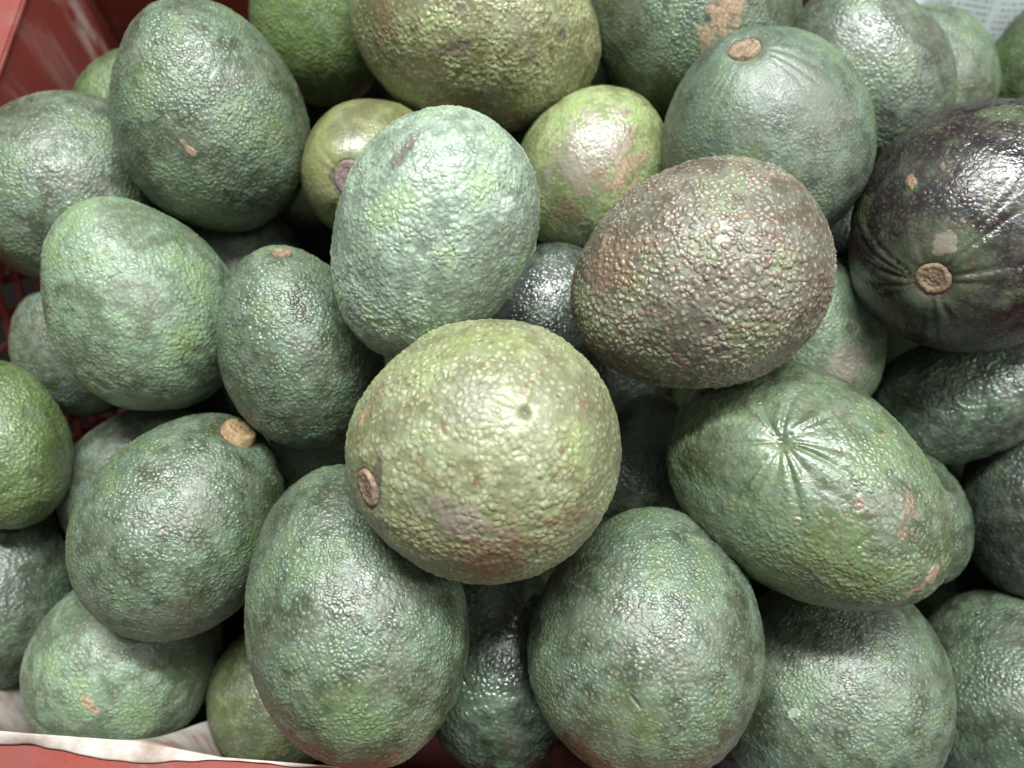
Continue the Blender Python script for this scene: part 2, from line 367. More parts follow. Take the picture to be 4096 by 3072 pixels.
# lattice struts
def strut(p0, p1, axis, w=.0042, t=.0034):
    """a bar from p0 to p1 inside the plane whose normal is axis"""
    p0, p1 = Vector(p0), Vector(p1); d = (p1 - p0); L = d.length; d.normalize()
    ax = Vector(axis); s = d.cross(ax)
    me = box_mesh('strut', (-w / 2, -t / 2, 0), (w / 2, t / 2, L), .0009)
    me.transform(Matrix.Translation(p0) @ Matrix((s, ax, d)).transposed().to_4x4())
    link('strut', me, RED, crate)
def lattice(plane, lo, hi, z0, z1, pitch, slope):
    run = (z1 - z0) / slope; k = lo - run
    dep = 0
    while k < hi:
        for sgn in (1, -1):
            a, b, za, zb = k, k + run, (z0 if sgn > 0 else z1), (z1 if sgn > 0 else z0)
            # clip to the opening
            if a < lo: za += (zb - za) * (lo - a) / (b - a); a = lo
            if b > hi: zb -= (zb - za) * (b - hi) / (b - a); b = hi
            if b - a > .003:
                off = .0003 * sgn
                if plane == 'left': strut((UL - TH / 2 + off, a, za), (UL - TH / 2 + off, b, zb), (1, 0, 0))
                else: strut((a, VF + TH / 2 + off, za), (b, VF + TH / 2 + off, zb), (0, 1, 0))
        k += pitch
lattice('left', VN + .002, .25, .012, .146, .021, 1.35)
lattice('far', .0102, UR, .147, .186, .0235, 1.5)
for z in (.050, .098): strut((UL - TH / 2 - .0012, VN + .002, z), (UL - TH / 2 - .0012, .25, z), (1, 0, 0), .0038, .0030)
# scraped ridge along the top of the left wall, and dried dirt down the corner
def grid_sheet(name, P, mat, uv, thick=0., parent=None):
    R_, C_ = P.shape[:2]; V = P.reshape(-1, 3); UVv = uv.reshape(-1, 2)
    i, j = np.meshgrid(np.arange(R_ - 1), np.arange(C_ - 1), indexing='ij'); q = (i * C_ + j).ravel()
    Fq = np.stack([q, q + 1, q + C_ + 1, q + C_], 1)
    me = mesh_from(name, V, Fq, True, UVv); o = link(name, me, mat, parent)
    if thick:
        md = o.modifiers.new('thickness', 'SOLIDIFY'); md.thickness = thick; md.offset = 0
    return o
rng = np.random.default_rng(5)
def smooth1(x, seed, f):
    r = np.random.default_rng(seed); y = np.zeros_like(x)
    for k in range(1, 6): y += np.sin(x * f * k + r.uniform(0, 6.28)) * r.uniform(.4, 1) / k
    return y

# ---------------------------------------------------------------- newspaper in the crate
cM = Matrix.Translation((ORG[0], ORG[1], 0)) @ Matrix.Rotation(YAW, 4, 'Z')
def paper(name, P, mat, label, thick=.0003, uvscale=1.):
    R_, C_ = P.shape[:2]
    du = np.concatenate([[0], np.cumsum(np.linalg.norm(np.diff(P[R_ // 2], axis=0), axis=1))])
    dv = np.concatenate([[0], np.cumsum(np.linalg.norm(np.diff(P[:, C_ // 2], axis=0), axis=1))])
    uv = np.stack(np.broadcast_arrays(du[None, :], dv[:, None]), 2) * uvscale
    o = grid_sheet(name, P, mat, uv, thick)
    o.matrix_world = cM
    o['label'] = label; o['category'] = 'newspaper'; return o
# sheet lining the near side: lies over the rim with a wavy lip, then drops inside
u = np.linspace(UL + .002, .165, 160)
w1 = smooth1(u, 3, 26.)
lipv = .0002 - .0036 * np.clip(.45 + .6 * np.cos((u + .062) * 55.), .12, 1.) * np.clip((.13 - u) / .10, .25, 1)
crest = RIM + .0014 + .0024 * np.clip(np.cos((u - .012) * 50.), -.2, 1) * np.clip((.12 - u) / .06, 0, 1)
lipv = lipv + .0005 * smooth1(u, 21, 120.); crest = crest + .0004 * smooth1(u, 33, 95.)
bulge = .034 * np.clip((-.022 - u) / .02, 0, 1) + .020 * np.exp(-((u - .052) / .008) ** 2)
rows = []
for t in np.linspace(0, 1, 9):   # over the rim
    rows.append(np.stack([u, lipv * (1 - t) + (.0035 - .003 * np.clip((u - .05) / .03, 0, 1)) * t, RIM + .0012 + (crest - RIM - .0012) * np.sin(t * math.pi / 2)], 1))
for t in np.linspace(.05, 1, 24):  # down the inside
    sm = min(1, t * 2.2) ** 1.3
    v = .0035 - .003 * np.clip((u - .05) / .03, 0, 1) + (-.0135 + bulge) * sm + (.0012 * w1 + .001 * np.sin(u * 90 + t * 11)) * sm
    rows.append(np.stack([u, np.maximum(v, VN + .0012), crest * (1 - t) + .02 * t], 1))
paper('newspaper', np.stack(rows), NEWS, 'stained tan newspaper lining the near side of the crate, lower left')
# white sheet lining the near right
u = np.linspace(.26, .44, 60); rows = []
for t in np.linspace(0, 1, 24):
    rows.append(np.stack([u, VN + .003 + .004 * np.sin(u * 60 + t * 5) * t + .02 * t * t, .186 - .006 * np.sin(u * 40) - .15 * t], 1))
paper('newspaper', np.stack(rows), PLAIN, 'plain white paper sheet peeping out between the two bottom right avocados')
# printed sheet standing against the far wall on the right
u = np.linspace(.235, .470, 120); rows = []
top = .166 + .046 * np.clip((u - .343 - .012 * np.sin(u * 90)) / .022, 0, 1) + .0012 * np.sin(u * 120)
hi = np.clip((u - .345) / .02, 0, 1)
for t in [-.12, -.08, -.04] + list(np.linspace(0, 1, 26)):
    wob = .0016 * np.sin(u * 50 + 1.) + .0022 * np.sin(t * 6.) * np.sin(u * 33)
    tt = max(t, 0)
    back = .010 * min(t, 0) / .12                                # a folded-back top edge
    v = VF - .013 - np.abs(wob) - back - tt * (.004 + .040 * hi)
    rows.append(np.stack([u, np.minimum(v, VF - .0012), top * (1 - tt) + (.11 - .03 * hi) * tt + min(t, 0) * .004], 1))
paper('newspaper', np.stack(rows), NEWSW, 'white printed newspaper sheet behind the avocados in the upper right corner')

# ---------------------------------------------------------------- avocados
AVOCADOS = [
 dict(loc=(-0.0084, 0.0816, 0.2518), rot=(-0.6182, -0.5325, 0.3774, 0.4381), r=0.0425, el=1.05, egg=0.07, look='olive', seed=1, res=2, label='pale yellow-green avocado with a torn brown stem end, uppermost of the pile', marks=[('dark', 0.0053, 0.0424, -0.0047, 0.004, 0.33, 0.14, -0.93, 1), ('scab', 0.0271, 0.0253, 0.0194, 0.0085, 0.55, 0.03, -0.84, 2.6), ('rust', 0.0359, 0.0162, 0.0142, 0.0185, 0.33, 0.14, -0.93, 1.8), ('rust', 0.0346, 0.023, -0.0134, 0.0093, 0.33, 0.14, -0.93, 1), ('rust', -0.0154, 0.0191, 0.0351, 0.0062, -0.81, 0.42, -0.41, 3), ('tan', -0.015, 0.0172, 0.0364, 0.0034, -0.77, 0.42, -0.49, 3), ('green', -0.0217, 0.037, -0.0015, 0.0147, 0.17, 0.21, -0.96, 1.6), ('rust', 0.0059, 0.0371, -0.023, 0.0028, 0.33, 0.14, -0.93, 1), ('rust', -0.0225, 0.0324, -0.0192, 0.0025, 0.33, 0.14, -0.93, 1), ('rust', -0.0105, 0.0382, -0.0191, 0.0028, 0.33, 0.14, -0.93, 1), ('dark', 0.0244, 0.0345, -0.0075, 0.0031, 0.33, 0.14, -0.93, 1), ('dark', -0.0165, 0.0308, 0.0232, 0.0025, 0.33, 0.14, -0.93, 1), ('rust', 0.0313, 0.0284, -0.0098, 0.0025, 0.33, 0.14, -0.93, 1), ('rust', 0.0339, 0.0258, -0.0041, 0.0062, 0.33, 0.14, -0.93, 1), ('green', 0.0175, 0.036, -0.0171, 0.0139, 0.33, 0.14, -0.93, 1), ('dark', 0.0032, 0.0209, 0.0375, 0.0039, -0.71, 0.42, -0.56, 2)], star=(0.0053, 0.0424, -0.0047, 0.0116, 7, 0.0016), stem=(0.005, 0.0133, 0.0415, 0.0053, 'torn')),
 dict(loc=(-0.0276, 0.1553, 0.2643), rot=(-0.4813, -0.8387, 0.221, 0.1268), r=0.0329, el=1.38, egg=0.1, look='mint', seed=2, res=2, label='pale mint egg-shaped avocado standing tilted behind the topmost yellow-green one', marks=[('dark', -0.0096, 0.0285, -0.0223, 0.0049, 0.04, -0.21, -0.98, 3), ('wax', 0.0241, 0.0176, -0.0224, 0.0042, -0.13, -0.18, -0.97, 1.8), ('tan', -0.012, 0.0273, -0.0225, 0.0016, 0.87, -0.25, -0.43, 1), ('green', 0.0328, 0.0039, -0.0093, 0.0049, -0.13, -0.18, -0.97, 3), ('rust', 0.0056, 0.03, -0.0203, 0.0016, 0.87, -0.25, -0.43, 1)]),
 dict(loc=(0.0661, 0.1441, 0.2547), rot=(0.5009, 0.6194, -0.4701, -0.3802), r=0.04, el=1.19, egg=0.08, look='rusty', seed=3, res=2, label='brownish pebbly avocado covered in rust-red specks, right of centre', marks=[('rust', -0.0023, 0.031, 0.0272, 0.0198, 0.27, -0.2, -0.94, 1), ('tan', -0.0133, 0.0269, 0.0289, 0.003, -0.64, 0.16, -0.75, 2.2), ('dark', -0.0055, 0.0386, -0.0158, 0.005, 0.27, -0.2, -0.94, 1)]),
 dict(loc=(0.1089, 0.0794, 0.2152), rot=(0.7025, 0.5825, 0.261, 0.3148), r=0.0385, el=1.42, egg=0.08, look='starry', seed=4, res=2, label='large glossy avocado with a star-shaped blossom scar facing up', marks=[('dark', -0.0085, 0.0374, -0.0102, 0.0029, 0.67, -0.14, 0.73, 1), ('tan', -0.0087, 0.0127, 0.0489, 0.0045, 0.96, 0.23, 0.13, 3.2), ('dark', -0.0115, 0.0126, 0.0477, 0.0031, 0.96, 0.23, 0.13, 2), ('rust', -0.0091, 0.0334, 0.0197, 0.0038, 0.67, -0.14, 0.73, 1), ('rust', 0.0023, 0.0291, 0.0323, 0.0045, 0.8, 0.44, -0.41, 2.5), ('rust', -0.0067, 0.0266, 0.035, 0.0041, 0.67, -0.14, 0.73, 1), ('rust', -0.0222, 0.0262, 0.0211, 0.0024, 0.67, -0.14, 0.73, 1), ('green', -0.0222, 0.0262, 0.0211, 0.0207, 0.67, -0.14, 0.73, 1)], star=(-0.0085, 0.0374, -0.0102, 0.0319, 13, 0.0034)),
 dict(loc=(-0.0821, 0.1339, 0.2176), rot=(-0.1352, -0.0624, 0.4146, 0.8977), r=0.0303, el=1.34, egg=0.13, look='green', seed=5, res=1, label='dark green avocado leaning against the mint one, tan stem stub at its top', marks=[], stem=(-0.0042, 0.0055, 0.039, 0.0036, 'tan')),
 dict(loc=(-0.0571, 0.035, 0.2053), rot=(-0.1097, -0.0989, 0.6625, 0.7344), r=0.0388, el=1.4, egg=0.09, look='green', seed=6, res=2, label='large smooth green avocado standing on end at the bottom, left of centre', marks=[('dark', -0.0112, 0.031, 0.0248, 0.0027, -0.96, 0.03, -0.29, 1), ('dark', -0.0096, 0.0379, 0.002, 0.0027, -0.96, 0.03, -0.29, 1), ('green', 0.0048, 0.0317, -0.0332, 0.027, -0.96, 0.03, -0.29, 1)]),
 dict(loc=(0.0497, 0.0236, 0.1976), rot=(-0.0776, -0.0587, -0.6003, -0.7939), r=0.0413, el=1.2, egg=0.08, look='greenb', seed=7, res=2, label='big broad green avocado at the bottom edge with a fine crease down its belly', marks=[('crease', 0.0055, 0.0404, -0.0117, 0.0051, -0.77, -0.11, -0.63, 4), ('dark', -0.0055, 0.038, -0.0219, 0.0024, -0.98, -0.05, 0.19, 1), ('green', 0.004, 0.0389, -0.0192, 0.0222, -0.98, -0.05, 0.19, 1)]),
 dict(loc=(0.1029, 0.2172, 0.2336), rot=(-0.3106, -0.1017, 0.2941, 0.8982), r=0.0423, el=1.08, egg=0.1, look='teal', seed=8, res=1, label='smooth green avocado with a tan stem disc on its top edge', marks=[('tan', -0.0046, 0.0418, 0.0037, 0.0017, -0.58, -0.38, 0.72, 2), ('green', 0.0273, 0.0267, 0.0163, 0.0086, -0.79, 0.5, -0.37, 1), ('green', 0.0199, 0.0371, 0.0032, 0.0076, -0.79, 0.5, -0.37, 1)], star=(0.0049, 0.0084, 0.0439, 0.038, 18, 0.0012), stem=(0.0038, 0.0061, 0.0446, 0.0055, 'tan')),
 dict(loc=(0.1855, 0.1783, 0.2312), rot=(0.7121, 0.5891, -0.2434, -0.2943), r=0.0487, el=1.12, egg=0.09, look='purple', seed=9, res=1, label='glossy purple-black avocado with a round tan stem button', marks=[('tan', -0.0288, 0.0241, 0.0317, 0.0029, -0.53, 0.49, -0.69, 1.5), ('tan', -0.0239, 0.0323, 0.0269, 0.0022, 0.71, 0.13, -0.69, 1), ('green', -0.0011, 0.0139, 0.0515, 0.0349, 0.71, 0.13, -0.69, 1), ('scab', -0.0056, 0.0217, 0.0468, 0.0055, -0.38, 0.49, -0.78, 1.6)], star=(-0.0006, 0.0117, 0.0522, 0.0496, 20, 0.0026), stem=(-0.0006, 0.0117, 0.0522, 0.0059, 'tan')),
 dict(loc=(-0.1281, 0.2377, 0.2234), rot=(-0.1207, -0.0511, 0.3864, 0.9129), r=0.039, el=1.22, egg=0.08, look='green', seed=10, res=1, label='tall dark green avocado in the upper left against the red crate wall', marks=[('tan', 0.0062, 0.0385, -0.0079, 0.0028, -0.51, 0.39, -0.77, 3), ('tan', 0.0085, 0.0382, -0.0038, 0.0018, -0.97, 0.18, -0.19, 1), ('rust', -0.0094, 0.0323, -0.0261, 0.002, -0.97, 0.18, -0.19, 1), ('rust', 0.0003, 0.0365, -0.0195, 0.002, -0.97, 0.18, -0.19, 1), ('green', -0.0237, 0.031, -0.0069, 0.0179, -0.97, 0.18, -0.19, 1), ('green', 0.0144, 0.0298, 0.0222, 0.014, -0.97, 0.18, -0.19, 1), ('rust', -0.0038, 0.0368, -0.0185, 0.0014, -0.97, 0.18, -0.19, 1)]),
 dict(loc=(-0.1536, 0.157, 0.2054), rot=(0.2524, 0.0971, -0.3456, -0.8986), r=0.0359, el=1.27, egg=0.09, look='mintgreen', seed=11, res=1, label='dull green avocado with a bright patch of sheen, above the shadowed left pile', marks=[('rust', 0.0035, 0.0361, -0.0009, 0.0019, -0.85, 0.39, -0.35, 1), ('green', -0.0096, 0.0343, -0.0113, 0.0116, -0.85, 0.39, -0.35, 1)]),
 dict(loc=(-0.1297, 0.0694, 0.1897), rot=(-0.1999, -0.1751, -0.6352, -0.7252), r=0.037, el=1.25, egg=0.13, look='green', seed=12, res=1, label='broad dark green avocado at lower left with a rough tan stem stub', marks=[('dark', -0.0108, 0.0357, 0.0003, 0.0026, -0.86, -0.07, 0.51, 1), ('dark', -0.0137, 0.0334, 0.006, 0.0026, -0.86, -0.07, 0.51, 1), ('green', -0.0331, 0.0132, 0.0095, 0.0129, -0.86, -0.07, 0.51, 1)], stem=(-0.0035, 0.0134, 0.0416, 0.0062, 'rough')),
 dict(loc=(-0.016, 0.2862, 0.2256), rot=(-0.5151, -0.6139, -0.4582, -0.3844), r=0.0456, el=1.24, egg=0.08, look='olivebrown', seed=13, res=1, label='yellowish avocado peppered with brown specks, cut by the top edge', marks=[('dark', -0.0367, 0.0277, -0.0004, 0.005, 0.46, 0.23, 0.86, 3), ('dark', -0.0137, 0.029, 0.0374, 0.0046, 0.44, 0.22, 0.87, 1.6), ('dark', -0.0348, 0.0296, -0.0061, 0.0021, 0.28, 0.17, 0.94, 1), ('dark', -0.0328, 0.0304, 0.0079, 0.0019, 0.28, 0.17, 0.94, 1), ('rust', -0.0362, -0.0034, 0.0308, 0.0125, 0.28, 0.17, 0.94, 1), ('rust', -0.0331, 0.0197, -0.0328, 0.0125, 0.28, 0.17, 0.94, 1)]),
 dict(loc=(0.1603, 0.2674, 0.2081), rot=(-0.2811, -0.107, 0.3394, 0.8913), r=0.038, el=1.2, egg=0.08, look='grey', seed=14, res=0, label='grey-green avocado with a silvery glare patch, behind the one with the stem disc', marks=[]),
 dict(loc=(0.0845, 0.3025, 0.2197), rot=(-0.1991, -0.0522, -0.2483, -0.9466), r=0.0457, el=1.05, egg=0.08, look='green', seed=15, res=0, label='green avocado with a long tan scar smear, at the top edge', marks=[('tan', -0.0155, 0.04, 0.0144, 0.0124, 0.13, -0.64, 0.76, 2.2), ('tan', -0.0152, 0.0424, 0.0054, 0.0096, -0.13, -0.67, 0.73, 2.0), ('tan', -0.0136, 0.0438, -0.0006, 0.0056, -0.92, -0.35, 0.2, 1), ('tan', -0.0215, 0.0384, 0.0111, 0.0056, -0.92, -0.35, 0.2, 1)]),
 dict(loc=(-0.0934, 0.3135, 0.2026), rot=(0.1121, 0.0349, -0.2955, -0.9481), r=0.0327, el=1.3, egg=0.09, look='lime', seed=16, res=0, label='bright lime-green avocado squeezed between two larger ones at the top', marks=[('green', 0.014, 0.0298, -0.0066, 0.027, -0.97, 0.19, -0.13, 1)]),
 dict(loc=(-0.0621, 0.2235, 0.2051), rot=(0.9091, 0.3149, -0.0892, -0.2576), r=0.0305, el=1.2, egg=0.09, look='olivesmooth', seed=17, res=0, label='smooth olive avocado with a purplish round stem stub, half hidden', marks=[], star=(0.008, 0.0007, 0.0348, 0.0247, 16, 0.0014), stem=(0.008, 0.0007, 0.0348, 0.0066, 'purple')),
 dict(loc=(0.0366, 0.2257, 0.2005), rot=(-0.1966, -0.0828, -0.3793, -0.9003), r=0.0348, el=1.1, egg=0.08, look='rustpatch', seed=18, res=1, label='pale yellow-green avocado with a grey and rust blotch, tucked behind the mint one', marks=[('rust', -0.0141, 0.0277, 0.0151, 0.0177, -0.12, -0.44, 0.89, 1.8), ('tan', -0.0168, 0.0272, 0.013, 0.01, -0.12, -0.44, 0.89, 1.8), ('dark', 0.003, 0.0281, 0.0197, 0.0, -0.91, -0.29, 0.3, 1), ('scab', -0.0001, 0.0316, 0.0133, 0.0229, -0.45, -0.44, 0.78, 1.5), ('rust', 0.0005, 0.0337, -0.0128, 0.0125, -0.91, -0.29, 0.3, 1), ('green', 0.0103, 0.0209, 0.0265, 0.0104, -0.91, -0.29, 0.3, 1)]),
 dict(loc=(0.0126, 0.1618, 0.1806), rot=(-0.2633, -0.1449, -0.4599, -0.8356), r=0.0303, el=1.25, egg=0.08, look='wetdark', seed=19, res=0, label='dark glossy avocado glinting white in the gap below the rust-specked one', marks=[]),
 dict(loc=(-0.1996, 0.221, 0.1959), rot=(0.2783, 0.1913, 0.5332, 0.7757), r=0.0388, el=1.12, egg=0.09, look='greenb', seed=20, res=0, label='green avocado with brownish sheen touching the left edge, below the crate corner', marks=[('tan', -0.0311, 0.0074, -0.0269, 0.0025, -0.77, -0.23, 0.59, 1)]),
 dict(loc=(0.1339, 0.156, 0.1763), rot=(0.6358, 0.746, 0.1509, 0.1286), r=0.0316, el=1.2, egg=0.08, look='mintgreen', seed=21, res=0, label='dull mint-green avocado wedged beneath the rust-specked one, right side', marks=[('scab', -0.0057, 0.0253, 0.0193, 0.0124, 0.94, 0.19, -0.29, 1.6), ('dark', 0.0005, 0.0308, 0.0063, 0.0041, 0.66, 0.23, -0.72, 2)]),
 dict(loc=(-0.2003, 0.157, 0.16), rot=(-0.2243, -0.0979, 0.3878, 0.8887), r=0.0296, el=1.1, egg=0.08, look='spotty', seed=22, res=0, label='small green avocado with a reddish glint beside the crate lattice', marks=[('rust', -0.0008, 0.0272, 0.0102, 0.0073, -0.59, -0.24, 0.77, 1.6), ('rust', 0.0045, 0.0226, 0.0184, 0.003, -0.88, 0.32, -0.35, 1)]),
 dict(loc=(-0.2117, 0.1046, 0.1829), rot=(0.0815, 0.0541, -0.5507, -0.8289), r=0.0246, el=1.42, egg=0.08, look='leaf', seed=23, res=0, label='leaf-green avocado cut by the left edge, at mid height', marks=[('green', -0.0163, 0.0184, 0.0009, 0.0233, -0.98, 0.08, -0.18, 1)]),
 dict(loc=(-0.166, 0.0207, 0.1376), rot=(0.2816, 0.2986, 0.6634, 0.6257), r=0.0386, el=1.06, egg=0.08, look='mintgreen', seed=24, res=1, label='dull green avocado at the lower left resting on newspaper, tan scratch underneath', marks=[('tan', -0.0172, 0.0338, -0.0124, 0.0024, -0.95, -0.3, -0.06, 5)]),
 dict(loc=(0.1988, 0.1288, 0.1759), rot=(-0.5772, -0.2873, -0.3407, -0.6843), r=0.0276, el=1.5, egg=0.08, look='wetgreen', seed=25, res=0, label='wet-looking green avocado lying under the purple one', marks=[('dark', -0.002, 0.0276, -0.0026, 0.0028, -0.17, -0.59, 0.79, 1), ('dark', -0.0096, 0.0229, 0.0153, 0.0028, -0.17, -0.59, 0.79, 1), ('dark', -0.0246, 0.0108, -0.0131, 0.0024, -0.17, -0.59, 0.79, 1)]),
 dict(loc=(0.2336, 0.0827, 0.153), rot=(-0.0519, -0.0407, 0.6157, 0.7852), r=0.0312, el=1.3, egg=0.08, look='dark', seed=26, res=0, label='very dark avocado in the shade at the right edge', marks=[]),
 dict(loc=(0.1325, 0.0096, 0.146), rot=(-0.1515, -0.0981, -0.5346, -0.8256), r=0.0454, el=1.1, egg=0.08, look='greenb', seed=27, res=1, label='green avocado at the bottom right, its top in the sharp shadow of the starred one', marks=[('dark', 0.0198, 0.0359, 0.0187, 0.0027, -0.93, -0.15, 0.32, 1), ('wax', 0.0208, 0.0405, -0.0036, 0.0035, -0.93, -0.15, 0.32, 1)]),
 dict(loc=(0.2189, 0.0058, 0.1259), rot=(-0.0689, -0.0684, 0.7011, 0.7064), r=0.0428, el=1.15, egg=0.08, look='deep', seed=28, res=0, label='deep green avocado in the bottom right corner of the picture', marks=[]),
 dict(loc=(0.2113, 0.3027, 0.1671), rot=(-0.0311, -0.0113, 0.3416, 0.9393), r=0.036, el=1.1, egg=0.08, look='green', seed=29, res=0, label='mint-tinted avocado behind the silvery one, below the newspaper', marks=[]),
 dict(loc=(-0.2298, 0.0489, 0.1363), rot=(-0.0617, -0.0542, -0.6577, -0.7488), r=0.0317, el=1.3, egg=0.08, look='deep', seed=30, res=0, label='shaded green avocado at the left edge, above the newspaper', marks=[]),
 dict(loc=(-0.0066, 0.0169, 0.1511), rot=(-0.0346, -0.0303, 0.6575, 0.752), r=0.03, el=1.4, egg=0.08, look='wetgreen', seed=31, res=1, label='dark wrinkled avocado standing in the gap between the two big bottom ones', marks=[('dark', -0.0108, 0.0226, 0.0207, 0.0154, -1.0, 0.01, -0.09, 1), ('dark', -0.0039, 0.0294, 0.006, 0.0042, -1.0, 0.01, -0.09, 1), ('dark', -0.0129, 0.0265, 0.0058, 0.0039, -1.0, 0.01, -0.09, 1)]),  # the widest dark mark puts shadow on its upper part into the colour
 dict(loc=(-0.1026, 0.0074, 0.1277), rot=(-0.0847, -0.0656, 0.6087, 0.7861), r=0.0298, el=1.05, egg=0.08, look='lightlime', seed=32, res=0, label='light yellow-green avocado with reddish dots, low beside the newspaper', marks=[('rust', 0.0003, 0.0296, 0.0019, 0.002, -0.98, 0.05, -0.21, 1), ('rust', -0.0043, 0.0295, -0.0038, 0.0041, -0.98, 0.05, -0.21, 1), ('rust', -0.0108, 0.025, -0.0148, 0.0081, -0.98, 0.05, -0.21, 1)]),
 dict(loc=(-0.1699, 0.0983, 0.1383), rot=(-0.1767, -0.1564, -0.6439, -0.7278), r=0.0355, el=1.1, egg=0.08, look='grey', seed=33, res=0, label='shaded green-brown avocado mostly hidden behind the broad lower left one', marks=[]),
 dict(loc=(0.1662, 0.0797, 0.156), rot=(0.7335, 0.5882, 0.2132, 0.2658), r=0.0286, el=1.2, egg=0.08, look='deep', seed=34, res=0, label='dark green avocado showing as a rim behind the starred one', marks=[]),
 dict(loc=(-0.0887, 0.1047, 0.1474), rot=(-0.5472, -0.7065, -0.3548, -0.2748), r=0.0306, el=1.2, egg=0.08, look='mintgreen', seed=35, res=0, label='teal-green avocado seen in the hollow between three others at lower left', marks=[]),
 dict(loc=(0.0591, 0.0998, 0.1483), rot=(-0.0771, -0.0528, -0.5627, -0.8214), r=0.0306, el=1.2, egg=0.08, look='deep', seed=36, res=0, label='shaded green avocado low in the gap right of the topmost one', marks=[]),
 dict(loc=(0.0493, 0.1621, 0.134), rot=(0.0777, 0.0464, 0.5107, 0.855), r=0.0308, el=1.2, egg=0.08, look='dark', seed=37, res=0, label='nearly black avocado in the deep gap between the topmost and rust-specked ones', marks=[]),
 dict(loc=(-0.1279, 0.1965, 0.1617), rot=(0.1124, 0.0665, 0.5047, 0.8534), r=0.0281, el=1.1, egg=0.08, look='teal', seed=38, res=0, label='teal sliver of an avocado deep in the gap under the tall upper left one', marks=[]),
 dict(loc=(0.1699, 0.2077, 0.1568), rot=(0.0431, 0.0217, 0.4495, 0.8919), r=0.0329, el=1.15, egg=0.08, look='dark', seed=39, res=0, label='dark green avocado buried left of the purple one', marks=[]),
 dict(loc=(-0.1914, 0.2834, 0.1675), rot=(0.1646, 0.0865, 0.4571, 0.8698), r=0.0305, el=1.1, egg=0.08, look='leaf', seed=40, res=0, label='small sliver of a green avocado against the red crate wall', marks=[]),
 dict(loc=(0.2779, 0.3029, 0.1768), rot=(0.0356, 0.0148, -0.3833, -0.9228), r=0.033, el=1.2, egg=0.08, look='leaf', seed=41, res=0, label='dark olive avocado cut by the right edge, next to the newspaper', marks=[]),
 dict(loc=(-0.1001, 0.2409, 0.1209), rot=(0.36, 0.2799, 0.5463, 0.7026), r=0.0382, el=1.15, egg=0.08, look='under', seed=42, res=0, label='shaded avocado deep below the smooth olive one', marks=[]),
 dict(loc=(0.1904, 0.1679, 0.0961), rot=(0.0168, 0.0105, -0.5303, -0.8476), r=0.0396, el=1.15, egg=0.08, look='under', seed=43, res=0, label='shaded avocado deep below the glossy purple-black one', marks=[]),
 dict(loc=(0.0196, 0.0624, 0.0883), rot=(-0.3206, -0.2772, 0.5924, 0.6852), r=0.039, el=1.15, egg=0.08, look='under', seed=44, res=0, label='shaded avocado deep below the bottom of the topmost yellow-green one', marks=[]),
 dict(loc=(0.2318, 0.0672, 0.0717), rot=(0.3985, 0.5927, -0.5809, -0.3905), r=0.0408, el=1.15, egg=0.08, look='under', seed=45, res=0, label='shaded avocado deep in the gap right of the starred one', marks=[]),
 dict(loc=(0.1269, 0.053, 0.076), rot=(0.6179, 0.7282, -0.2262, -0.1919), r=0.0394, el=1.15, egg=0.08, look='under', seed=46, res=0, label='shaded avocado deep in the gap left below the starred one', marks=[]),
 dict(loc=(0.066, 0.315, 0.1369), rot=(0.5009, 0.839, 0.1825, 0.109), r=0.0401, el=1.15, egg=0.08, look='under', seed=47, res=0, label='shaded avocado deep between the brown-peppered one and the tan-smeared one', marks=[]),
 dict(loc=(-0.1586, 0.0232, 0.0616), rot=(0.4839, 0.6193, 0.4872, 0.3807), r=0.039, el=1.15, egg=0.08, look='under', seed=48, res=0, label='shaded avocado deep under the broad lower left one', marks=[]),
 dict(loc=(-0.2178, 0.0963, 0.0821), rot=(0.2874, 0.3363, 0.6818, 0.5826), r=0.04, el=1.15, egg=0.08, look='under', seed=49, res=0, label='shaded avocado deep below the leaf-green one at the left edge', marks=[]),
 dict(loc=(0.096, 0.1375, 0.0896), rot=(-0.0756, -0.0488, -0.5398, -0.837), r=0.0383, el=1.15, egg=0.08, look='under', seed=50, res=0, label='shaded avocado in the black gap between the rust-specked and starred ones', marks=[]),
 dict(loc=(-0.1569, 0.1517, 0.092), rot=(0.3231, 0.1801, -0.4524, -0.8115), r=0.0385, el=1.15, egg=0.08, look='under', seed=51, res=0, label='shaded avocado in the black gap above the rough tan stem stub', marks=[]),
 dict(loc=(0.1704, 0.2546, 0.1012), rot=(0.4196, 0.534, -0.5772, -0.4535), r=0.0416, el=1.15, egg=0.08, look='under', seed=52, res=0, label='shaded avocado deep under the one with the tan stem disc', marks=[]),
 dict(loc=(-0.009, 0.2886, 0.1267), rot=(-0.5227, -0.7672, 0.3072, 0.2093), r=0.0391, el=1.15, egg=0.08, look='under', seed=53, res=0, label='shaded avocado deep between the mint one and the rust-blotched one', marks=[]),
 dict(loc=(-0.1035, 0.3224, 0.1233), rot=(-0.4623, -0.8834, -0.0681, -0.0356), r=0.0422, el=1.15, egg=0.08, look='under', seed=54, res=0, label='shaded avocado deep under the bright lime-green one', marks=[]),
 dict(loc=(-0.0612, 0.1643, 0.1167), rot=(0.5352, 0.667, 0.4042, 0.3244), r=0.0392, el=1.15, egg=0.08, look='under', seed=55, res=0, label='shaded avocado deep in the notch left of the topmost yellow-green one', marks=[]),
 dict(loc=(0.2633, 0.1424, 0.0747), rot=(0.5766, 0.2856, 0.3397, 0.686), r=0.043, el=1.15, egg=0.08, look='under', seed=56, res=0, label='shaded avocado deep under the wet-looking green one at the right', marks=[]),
 dict(loc=(0.025, 0.2303, 0.0926), rot=(-0.1742, -0.0961, -0.4736, -0.858), r=0.039, el=1.15, egg=0.08, look='under', seed=57, res=0, label='shaded avocado deep below the right flank of the mint one', marks=[]),
